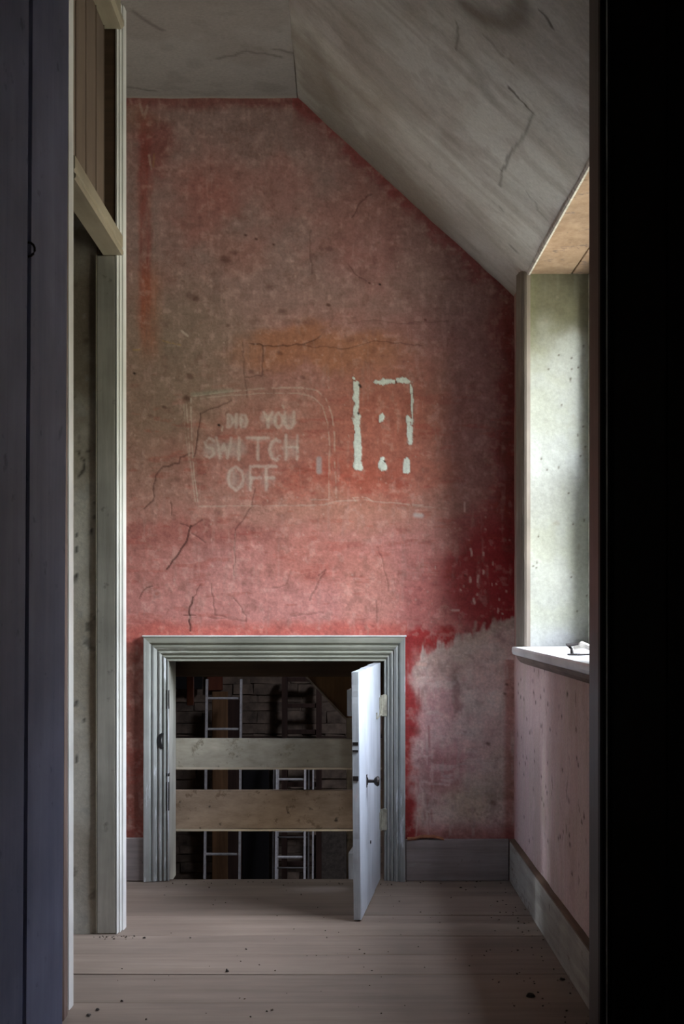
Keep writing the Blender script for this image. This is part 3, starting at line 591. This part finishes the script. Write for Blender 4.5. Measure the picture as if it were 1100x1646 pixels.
# ------------------------------------------------------------ the low door, standing open towards the camera
d1 = empty('door_1', (.139, YB - .012, 0), kind='structure', label='small white painted hatch door standing ajar into the room')
hx, hy = .1345, YB - .014; tx, ty = .0585, 4.522
dirv = Vector((tx - hx, ty - hy, 0)); LD = dirv.length; dirv.normalize(); nrm = Vector((-dirv.y, dirv.x, 0))   # nrm points to the right face
if nrm.x < 0: nrm = -nrm
TH = .023
def dp(s, t, z): # along leaf, out of right face, up; leans a hair
    p = Vector((hx, hy, 0)) + dirv * s + nrm * (t) ; return (p.x - .007 * (z - .0) / .76 * (s / LD), p.y, z)
mb = MB(); rows = []
zb, ztp = .006, .757
def leafbox(s0, s1, t0, t1, z0, z1, mat, name, par=d1, c=.0, nz=14, rag=0, **k):
    V = []; zz = np.linspace(z0, z1, nz + 1)
    for z in zz:
        r = random.uniform(-rag, rag)
        c0 = c
        V += [dp(s0, t0, z), dp(s0, t1, z), dp(s1 - c0 + r, t1, z), dp(s1 + r, t1 - c0, z), dp(s1 + r, t0 + c0, z), dp(s1 - c0 + r, t0, z)]
    Fc = [(i * 6 + j, i * 6 + (j + 1) % 6, (i + 1) * 6 + (j + 1) % 6, (i + 1) * 6 + j) for i in range(nz) for j in range(6)] + [tuple(range(6)), tuple(range(nz * 6, nz * 6 + 6))[::-1]]
    return MB().add(V, Fc).build(name, mat, par, **k)
bw = (LD - .004) / 3
for k in range(3): leafbox(.004 + bw * k, .004 + bw * (k + 1) - .0012 * (k < 2), -TH, 0, zb + .004 * (k == 0), ztp + .004 * (2 - k) / 2, M['leaf'], 'board', c=.002, rag=.0 if k < 2 else .0006)
leafbox(LD - .0005, LD + .0015, -TH + .001, -.002, zb + .001, ztp - .001, M['leaf_edge'], 'bare_edge', rag=.0008, nz=40, label='bare weathered grey edge of the door')
for z in (.12, .62): leafbox(.05, LD - .05, -TH - .02, -TH - .0005, z, z + .08, M['leaf_edge'], 'batten', nz=2)
# knob, keyhole, latch remains on the free edge
kp = Vector(dp(LD - .20, 0, .404))
q = [kp, kp + nrm * .004, kp + nrm * .005, kp + nrm * .022, kp + nrm * .026, kp + nrm * .034, kp + nrm * .040, kp + nrm * .041]
MB().tube(q, [.012, .012, .0055, .005, .011, .017, .013, .002], 14).build('knob', M['iron'], d1, smooth_=False, label='small dark iron knob')
leafbox(LD - .21, LD - .19, .0, .0015, .385, .425, M['iron'], 'knob_plate', nz=1)
kp = Vector(dp(LD - .30, .001, .196)); MB().tube([kp, kp + nrm * .0022], .0055, 10).build('nail_head', M['iron'], d1)
for z, h, a in ((.535, .010, .003), (.515, .006, .006), (.428, .014, .005)): leafbox(LD - .001, LD + a, -TH + .002, -.004, z, z + h, M['iron'], 'latch_stub', nz=2, rag=.001)
# hinges: leaf plate on the casing and strap on the door
for z, big in ((.612, 1), (.215, 0)):
    h = MB(); x = xb - .006
    h.box(x, x + .016, yj - .022, yj - .012, z - .038, z + .038, .002).tube([(x - .003, yj - .022, z - .036), (x - .003, yj - .022, z + .036)], .0048, 8)
    hg = h.build('hinge', M['brass'], d1)
    if big:
        a = Vector(dp(.012, .0025, z - .030)); b_ = Vector(dp(.16, .003, z - .034)); MB().tube([a, b_, b_ + Vector((-.001, -.002, .02))], .003, 6).build('hook', M['brass'], hg)
        leafbox(.008, .05, .0, .002, z - .032, z + .030, M['brass'], 'hinge_leaf', hg, nz=1)
    else: leafbox(.008, .04, .0, .002, z - .03, z + .028, M['brass'], 'hinge_leaf', hg, nz=1)

# ------------------------------------------------------------ two boards nailed across the opening
for z0, z1, mat, lab in ((.364, .477, 'fence1', 'pale grey-green board nailed across the low opening, upper of the two'), (.140, .289, 'fence2', 'wide brown knotty board nailed across the low opening, lower of the two')):
    t = empty('barrier_board', (-.2, YB + .22, z0), label=lab, cat='board')
    MB().box(xa - .06, xb + .08, YB + .212, YB + .236, z0 + .006, z1, .002).build('board_face', M[mat], t)
    MB().prism([(YB + .210, z0 + .006), (YB + .2115, z0 + .0), (YB + .236, z0), (YB + .236, z0 + .0058), (YB + .2105, z0 + .0085)], xa - .06, xb + .08, 'x').build('pale_edge', M['paleedge'], t)  # paler strip along the lower edge of the board

# ------------------------------------------------------------ barn beyond the opening
BZ = -2.3
bw_ = empty('wall_barn', (0, 12.2, BZ), kind='structure', label='rough rubble stone wall of the barn')
mb = MB(); z = BZ; ns = 0
while z < 1.6:
    h = random.uniform(.055, .10); x = -3.4
    while x < 3.4:
        w = random.uniform(.14, .46); d = random.uniform(0, .018); a = (x, x + w - .006, 12.16 - d, 12.25, z, z + h - .005, 0, .006)
        if -1.55 < x + w / 2 < .25 and -1.25 < z < .5 and ns < 290: MB().box(*a).build('stone', M['stone'], bw_); ns += 1      # the stones the opening shows
        else: mb.box(*a)
        x += w
    z += h
mb.build('rubble_stone', M['stone'], bw_, kind='stuff')
MB().box(-3.6, 3.6, 12.165, 12.5, BZ, 3.2).build('mortar', M['stone'], bw_)
MB().box(-3.6, 3.6, YB + .21, 12.5, BZ - .1, BZ).build('floor_barn', M['earth'], kind='structure')
MB().box(-3.8, -3.5, YB + .21, 12.5, BZ - .1, 3.2).build('wall_barn_left', M['stone'], kind='structure')
MB().box(3.5, 3.8, YB + .21, 12.5, BZ - .1, 3.2).build('wall_barn_right', M['stone'], kind='structure')
MB().box(-3.6, 1.1, YB + .21, 12.5, 3.0, 3.2).box(1.9, 3.8, YB + .21, 12.5, 3.0, 3.2).box(1.1, 1.9, YB + .21, 8.3, 3.0, 3.2).box(1.1, 1.9, 9.3, 12.5, 3.0, 3.2).build('ceiling_barn', M['barndark'], kind='structure')  # gap left in the roof for the added daylight
MB().box(-3.6, xa - .03, YB + .205, YB + .21, BZ, 3.1).box(xb + .02, 3.6, YB + .205, YB + .21, BZ, 3.1).box(xa - .03, xb + .02, YB + .205, YB + .21, zt + .03, 3.1).box(xa - .03, xb + .02, YB + .04, YB + .21, BZ, -.14).build('wall_barn_near', M['stone'], kind='structure')
MB().box(-3.4, 3.4, 5.56, 5.72, .695, .90, .006).build('beam', M['barnbeam'], kind='structure', label='heavy brown beam just behind the hatch opening')
def bp(u, v, y): s = F / y; return ((u - 550) / s, EYE + (978 - v) / s)      # surveyed point at depth y
x0, zz = bp(283, 1185, 12.1); x1, _ = bp(568, 1185, 12.1)
MB().box(-3.4, 3.4, 12.0, 12.14, zz - .07, zz + .005, .004).build('wall_plate', M['barndark'], kind='structure', label='dark ledge timber across the barn wall')

def ladder(lab, yb_, u0, u1, vtop, rungs, rail, rung, mat, group=None, lean=.35, flat=False):
    """leans on the barn wall; rails run down to the barn floor"""
    (xl, ztp_) = bp(u0, vtop, yb_); (xr, _) = bp(u1, vtop, yb_)
    t = empty('ladder', ((xl + xr) / 2, yb_ - lean, BZ), label=lab, cat='ladder')
    if group: t['group'] = group
    def yat(z): return yb_ - lean * (ztp_ - z) / (ztp_ - BZ)
    def xs(x, z): return (x) * yat(z) / yb_     # plumb rails narrow to the foot as seen from the room: kept nearly parallel
    for x in (xl, xr):
        V = []
        for z in (BZ, ztp_):
            y = yat(z)
            V += [(x - rail / 2, y - .03, z), (x + rail / 2, y - .03, z), (x + rail / 2, y + .03, z), (x - rail / 2, y + .03, z)]
        MB().add(V, [(0, 1, 5, 4), (1, 2, 6, 5), (2, 3, 7, 6), (3, 0, 4, 7), (3, 2, 1, 0), (4, 5, 6, 7)]).build('rail', mat, t)
    z0 = bp(0, rungs[0], yb_)[1]; st = (bp(0, rungs[0], yb_)[1] - bp(0, rungs[1], yb_)[1]); z = z0
    while z > BZ + .1:
        y = yat(z); MB().box(xl + rail / 2, xr - rail / 2, y - .014, y + .014, z - rung / 2, z + rung / 2, .002).build('rung', mat, t); z -= st
    return t
ladder('pale metal ladder with widely spaced rungs, left of the barn', 11.6, 333, 388, 1092, (1122, 1171), .016, .016, M['alu'])
ladder('pale metal ladder standing in front of the stacked ladders, its rungs close together', 11.0, 446, 491, 1187, (1251, 1291), .015, .014, M['alu'], lean=.5)
ladder('narrow grey ladder leaning behind the pale metal one, its left rail just outside it', 11.35, 441, 497, 1187, (1294, 1341), .011, .009, M['alu2'], lean=.45)
ladder('third thin-railed ladder at the back of the stack, its right rail outermost', 11.7, 448, 504, 1188, (1520, 1570), .012, .010, M['alu'], lean=.45)
ladder('dark wooden ladder with thick rails against the stone wall', 12.0, 458, 513, 1084, (1092, 1134), .045, .035, M['barndark'], lean=.12)
def plank(name, lab, cat, u0, v0, u1, v1, y, th, mat):
    (a, zt_), (b_, zb_) = bp(u0, v0, y), bp(u1, v1, y)
    o = MB().box(a, b_, y, y + th, zb_, zt_, .003).build(name, mat, label=lab, cat=cat); return o
plank('timber_plank', 'yellow-brown plank standing behind the left pale ladder', 'plank', 341, 1112, 366, 1800, 11.9, .04, M['barnwood'])
M['redbrown'] = wood('red_brown_timber', (96, 52, 36), (128, 72, 48), 'z', 5)
plank('timber_plank', 'reddish-brown short panel above the left pale ladder', 'plank', 333, 1080, 358, 1110, 12.105, .03, M['redbrown'])
plank('timber_plank', 'dark door-like panel right of the yellow-brown plank', 'plank', 366, 1125, 389, 1800, 11.95, .04, M['barndark'])
plank('timber_plank', 'dark upright timber right of the left pale ladder', 'plank', 390, 1200, 432, 1800, 11.95, .05, M['hole'])
plank('barn_opening', 'dark square recess high in the barn wall beside the hanging brown board', 'recess', 276, 1080, 325, 1108, 12.05, .05, M['hole'])
o = plank('hanging_board', 'short orange-brown board hanging from the beam', 'board', 300, 1076, 311, 1134, 5.722, .03, M['redbrown'])
# sloping board panel at upper right with its lit lower edge put in as a pale strip, and the short grey post below
p = [bp(478, 1070, 5.73), bp(557, 1154, 5.73), bp(600, 1154, 5.73), bp(640, 1070, 5.73)]
t = empty('sloping_panel', (p[1][0], 5.73, p[1][1]), label='brown triangular boarding with a pale sloping lower edge, upper right of the opening', cat='panel')
MB().prism(p, 5.73, 5.76, 'y').build('panel_board', M['barnwood'], t)
e0, e1 = p[0], p[1]; MB().prism([e0, e1, (e1[0] - .004, e1[1] - .006), (e0[0] - .004, e0[1] - .006)], 5.722, 5.76, 'y').build('edge_strip', M['paleedge'], t)
for u in (515, 540): 
    a, b_ = bp(u + 55, 1080, 5.73), bp(u, 1130 + (u - 515) * .8, 5.73)
plank('upright_stub', 'short grey upright batten beside the free edge of the hatch door', 'post', 557, 1134, 575, 1420, 6.6, .06, M['fence1'])
plank('plaster_screen', 'tall dull grey sheet leaning low in the barn right of the ladders', 'sheet', 512, 1330, 562, 1800, 12.06, .03, plain('dull_sheet', (92, 84, 74), .9))

# ------------------------------------------------------------ left partition: posts, transom, header, matchboarding
t2 = empty('trim_2', (-.66, 3.96, 0), kind='structure', label='pale painted post and transom frame of the doorway on the left')
ZTOP = ZC - .004
def post(y0, y1, side):
    pts = [(-.6602, y0), (-.656, y0), (-.655, y0 + .003), (-.655, y0 + .022), (-.6505, y0 + .022), (-.650, y0 + .025), (-.650, y0 + .050), (-.6455, y0 + .050),
           (-.6445, y0 + .054), (-.643, y0 + .075), (-.643, y1 - .006), (-.647, y1), (-.6602, y1)]
    return MB().prism(pts, 0.001, ZTOP, 'z').build('post', M['post'], t2)
post(4.352, 4.455, 1); post(3.475, 3.580, -1)
MB().box(-.70, -.638, 3.425, 3.474, .001, ZTOP, .004).build('edge_strip', M['post_brown'], t2)
MB().box(-.716, -.6605, 4.352, 4.44, .001, 1.98, .003).build('jamb_board', M['jamb'], t2)
MB().box(-.716, -.6605, 4.354, 4.44, 1.982, 2.72, .003).build('jamb_board', M['barnbeam'], t2, label='dark brown upper jamb board')  # brown wood; the dimness above the transom is put into it too
MB().box(-.7185, -.7155, 4.351, 4.362, .001, 1.98, .0005).build('bead', M['rail'], t2)
MB().box(-.716, -.657, 3.49, 3.572, .001, 2.72, .003).build('jamb_board', M['jamb'], t2)
mb = MB(); ry0, ry1 = 3.578, 4.357                                                 # transom with a small moulding on its front
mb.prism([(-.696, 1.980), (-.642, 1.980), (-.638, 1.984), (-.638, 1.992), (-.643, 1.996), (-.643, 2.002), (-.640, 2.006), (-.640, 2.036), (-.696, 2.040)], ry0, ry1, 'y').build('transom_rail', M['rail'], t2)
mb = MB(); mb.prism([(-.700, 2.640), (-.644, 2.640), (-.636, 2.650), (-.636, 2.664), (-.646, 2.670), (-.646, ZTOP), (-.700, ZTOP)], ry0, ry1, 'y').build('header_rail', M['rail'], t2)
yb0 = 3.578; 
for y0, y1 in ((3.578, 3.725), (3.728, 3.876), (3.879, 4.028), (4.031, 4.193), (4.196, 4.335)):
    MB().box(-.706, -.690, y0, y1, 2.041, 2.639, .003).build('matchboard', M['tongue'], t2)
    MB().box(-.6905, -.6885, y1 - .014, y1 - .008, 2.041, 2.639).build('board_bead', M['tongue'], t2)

# closet behind the doorway and its stained end wall, upper shade put into its colour
xs2, zz2 = np.linspace(-1.66, -.7165, 130), np.linspace(0, ZC, 420); A, Z = np.meshgrid(xs2, zz2)
C_ = np.empty(A.shape + (3,)); C_[:] = lin((224, 217, 203)); t_ = fbm(A * 200, Z * 200, 40, 201, 5); t2_ = fbm(A * 200, Z * 200, 9, 211, 4); t3_ = fbm(A * 200, Z * 26, 8, 221, 4)
lay(smooth(.46, .64, t_) * .5, (184, 170, 148)); lay(smooth(.5, .66, t3_) * .35, (190, 190, 184)); lay(smooth(.70, .78, t2_) * .6, (76, 68, 60)); lay(smooth(1.2, 1.9, Z + (t_ - .5)) * .75, (92, 74, 56))  # last layer: dimmer light towards the top, put in as brown
lay(smooth(.33, .28, t2_) * .3, (176, 178, 176)); lay(smooth(.3, .5, fbm(A * 200, Z * 200, 70, 231)) * smooth(.7, .3, Z) * .3, (146, 146, 138))
for k in range(16):
    a, z = rnd.uniform(-.80, -.725), rnd.uniform(.5, 1.7); b2 = (a + rnd.uniform(-.008, .008), z + rnd.uniform(-.018, .018))
    lay((1 - smooth(.002, .006, polydist(A, Z, [(a, z), b2]))) * .8, (50, 44, 40))
P = np.stack([A, 4.3585 + (t_ - .5) * .004, Z], -1)
we = gridmesh('wall_closet_end', P, np.ones((419, 129), bool), C_, M['plaster'], kind='structure', label='grimy speckled wall seen through the left doorway')
MB().box(-1.66, -.7165, 4.364, 4.45, 0, ZC).build('wall_board', M['stone'], we)
greyp = plain('grey_limewash', (140, 132, 122), .95)
MB().box(-1.72, -1.66, 2.895, 4.45, 0, ZC).build('wall_closet_left', greyp, kind='structure')
MB().box(-.70, -.66, 2.895, 3.424, 0, ZC).build('wall_partition', greyp, kind='structure')
# hall end with its small window
wl = MB().box(-2.72, -2.62, 4.75, YB + .2, 0, ZC).box(-2.72, -2.62, 4.45, 4.75, 0, 1.2).box(-2.72, -2.62, 4.45, 4.75, 2.30, ZC).build('wall_left', greyp, kind='structure')
w2 = empty('window_2', (-2.67, 4.565, 1.2), kind='structure')
MB().box(-2.69, -2.65, 4.451, 4.47, 1.2, 2.30).box(-2.69, -2.65, 4.73, 4.749, 1.2, 2.30).box(-2.69, -2.65, 4.47, 4.73, 1.2, 1.23).box(-2.69, -2.65, 4.47, 4.73, 2.27, 2.30).build('frame', M['sash'], w2)
MB().box(-2.68, -2.66, 4.47, 4.73, 1.715, 1.735).build('glazing_bar', M['sash'], w2)
for a, b_ in ((1.225, 1.725), (1.725, 2.275)): MB().box(-2.672, -2.669, 4.465, 4.735, a, b_).build('pane', M['glass'], w2)
MB().box(-2.72, -1.72, 4.39, 4.45, 0, ZC).build('wall_hall', greyp, kind='structure')

# ------------------------------------------------------------ camera-side room: dark doorway wall, jamb, boarded door leaf
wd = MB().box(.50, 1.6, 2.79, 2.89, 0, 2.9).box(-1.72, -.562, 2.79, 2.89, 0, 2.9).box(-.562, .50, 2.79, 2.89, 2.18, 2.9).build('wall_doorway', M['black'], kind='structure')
t3 = empty('trim_3', (.49, 2.84, 0), kind='structure', label='dark doorway jamb and casing on the right')
MB().box(.479, .4995, 2.788, 2.892, .001, 2.16, .0015).build('jamb', M['jambdark'], t3)
cs = [(.4795, 2.7875), (.4795, 2.774), (.484, 2.771), (.488, 2.774), (.4895, 2.776), (.492, 2.769), (.495, 2.769), (.497, 2.775), (.505, 2.766), (.60, 2.764), (.605, 2.769), (.605, 2.7875)]
MB().prism(cs, .001, 2.24, 'z').build('casing', M['black'], t3)
MB().tube([(.4912, 2.7685, .002), (.4912, 2.7685, 2.23)], .0016, 6).build('bead', M['post'], t3, label='thin bead on the dark casing, its highlight put in as a paler colour')  # light line along the casing put in as a pale bead
MB().box(-.5615, -.548, 2.788, 2.892, .001, 2.16, .001).build('jamb', M['jambdark'], t3)
MB().box(-.5615, .4995, 2.788, 2.892, 2.1605, 2.179, .001).build('head', M['jambdark'], t3)
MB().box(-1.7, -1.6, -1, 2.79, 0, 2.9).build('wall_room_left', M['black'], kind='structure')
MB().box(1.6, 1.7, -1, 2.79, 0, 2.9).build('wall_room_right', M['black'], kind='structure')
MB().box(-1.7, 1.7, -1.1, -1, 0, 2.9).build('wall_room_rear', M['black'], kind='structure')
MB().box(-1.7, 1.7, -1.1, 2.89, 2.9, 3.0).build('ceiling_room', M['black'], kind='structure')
HX, HY = -.517, 2.758
d2 = empty('door_2', (HX, HY, 0), kind='structure', label='dark blue-grey boarded door standing open on the left')
th = math.radians(8.0); dv = Vector((-math.sin(th), -math.cos(th), 0)); nv = Vector((math.cos(th), -math.sin(th), 0))
for k in range(4):
    a, b_ = k * .205 + .0055 * (k > 0), (k + 1) * .205 - .0055
    V = []
    for z in (.006, 2.14):
        for s, t in ((a, -.028), (a, -.004), (a + .004, 0), (b_ - .004, 0), (b_, -.004), (b_, -.028)):
            p = Vector((HX, HY, 0)) + dv * s + nv * t; V.append((p.x + .0065 * z, p.y, z))
    MB().add(V, [(j, (j + 1) % 6, 6 + (j + 1) % 6, 6 + j) for j in range(6)] + [tuple(range(6))[::-1], tuple(range(6, 12))]).build('board', M['purple'], d2)
p = Vector((HX, HY, 0)) + dv * .222; c = [(p + nv * (.004 + .012 * math.sin(t)) + Vector((.0065 * 1.56, 0, 1.56 + .012 * math.cos(t)))) for t in np.linspace(0, math.pi, 8)]
MB().tube(c, .0022, 6).build('hook', M['iron'], d2)

# ------------------------------------------------------------ small things on sill and floor
t = empty('window_catch', (.66, 3.90, SZ + .002), label='small rusty black window catch lying on the white sill', cat='catch')
x, y, z = .612, 3.93, SZ + .0015
MB().box(x - .018, x + .016, y - .012, y + .010, z, z + .005, .001).build('plate', M['iron'], t)
MB().tube([(x - .006, y, z + .004), (x - .008, y, z + .018), (x - .020, y, z + .026), (x + .010, y, z + .030)], [.005, .004, .006, .003], 8).build('lever', M['iron'], t)
MB().tube([(x, y - .05, z + .003), (x + .03, y - .05, z + .004), (x + .07, y - .04, z + .003)], .0028, 6).build('sash_pin', M['iron'], label='thin iron pin lying on the sill in front of the black catch', cat='pin')
MB().tube([(.655, 4.20, z + .012), (.67, 4.17, z + .022), (.69, 4.15, z + .014), (.70, 4.13, z + .002)], [.006, .010, .008, .004], 7).build('plaster_chip', M['pale'], label='pale curled plaster chip on the sill against the reveal', cat='chip')
def flake_obj(name, lab, cat, u, v, r, mat, h=.003, group=None):
    r *= .8; s = (v - 978) / EYE; y = F / s; x = (u - 550) / s; n = 7
    pts = [(x + r * math.cos(a) * random.uniform(.7, 1.15), y + r * 1.1 * math.sin(a) * random.uniform(.6, 1.1)) for a in np.linspace(0, 2 * math.pi, n, endpoint=False)]
    V = [(a, b_, .0018) for a, b_ in pts] + [(x + (a - x) * .6, y + (b_ - y) * .6, .0018 + h * random.uniform(.6, 1.2)) for a, b_ in pts]
    MB().add(V, [(i, (i + 1) % n, n + (i + 1) % n, n + i) for i in range(n)] + [tuple(range(n))[::-1], tuple(range(n, 2 * n))]).build(name, mat, label=lab, cat=cat, group=group)
flake_obj('dead_leaf', 'largest dark crumpled leaf on the floorboards near the right skirting', 'leaf', 854, 1602, .017, M['crumb'], .006)
flake_obj('dead_leaf', 'dark brown leaf scrap on the floor against the right skirting', 'leaf', 905, 1576, .012, M['crumb'], .005)
flake_obj('dirt_clod', 'black crumb lying on the long gap between two floorboards', 'crumb', 365, 1563, .0065, M['crumb'], .007)
flake_obj('dirt_clod', 'dark crumb pair at lower left of the floor beside the near post', 'crumb', 157, 1624, .008, M['crumb'], .004)
flake_obj('dirt_clod', 'flat dark chip left of the crumb pair, near the foot of the near post', 'crumb', 143, 1633, .009, M['crumb'], .003)
flake_obj('dirt_clod', 'round dark crumb on the nearest floorboard a hand right of the near post', 'crumb', 196, 1611, .006, M['crumb'], .005)
flake_obj('plaster_chip', 'pale plaster chip on the floor below the right end of the painted wall', 'chip', 789, 1457, .007, M['pale'], .004)
flake_obj('plaster_chip', 'dark chip near the right end of the painted wall skirting', 'chip', 741, 1428, .006, M['crumb'], .004)
flake_obj('dirt_clod', 'dark crumb in the brighter floor strip right of the far post', 'crumb', 232, 1509, .007, M['crumb'], .004)
mb = MB()
for k in range(240):
    r = random.random()
    if r < .35: y = random.uniform(3.2, 5.1); x = XR - .02 - abs(random.gauss(0, .09)) - .005
    elif r < .5: y = YB - .03 - abs(random.gauss(0, .04)); x = random.uniform(-.6, .55)
    elif r < .62: y = 4.32 - abs(random.gauss(0, .02)); x = random.uniform(-.72, -.6)
    else: y = random.uniform(3.2, 5.1); x = random.uniform(-.6, .5)
    s = random.uniform(.0006, .0024); mb.box(x - s, x + s, y - s, y + s, .0014, .0016 + s, 0, s * .4)
mb.build('debris', plain('grit', (84, 72, 62), .95, var=.5), kind='stuff', label='scattered dark grit and crumbs on the floorboards', cat='debris')
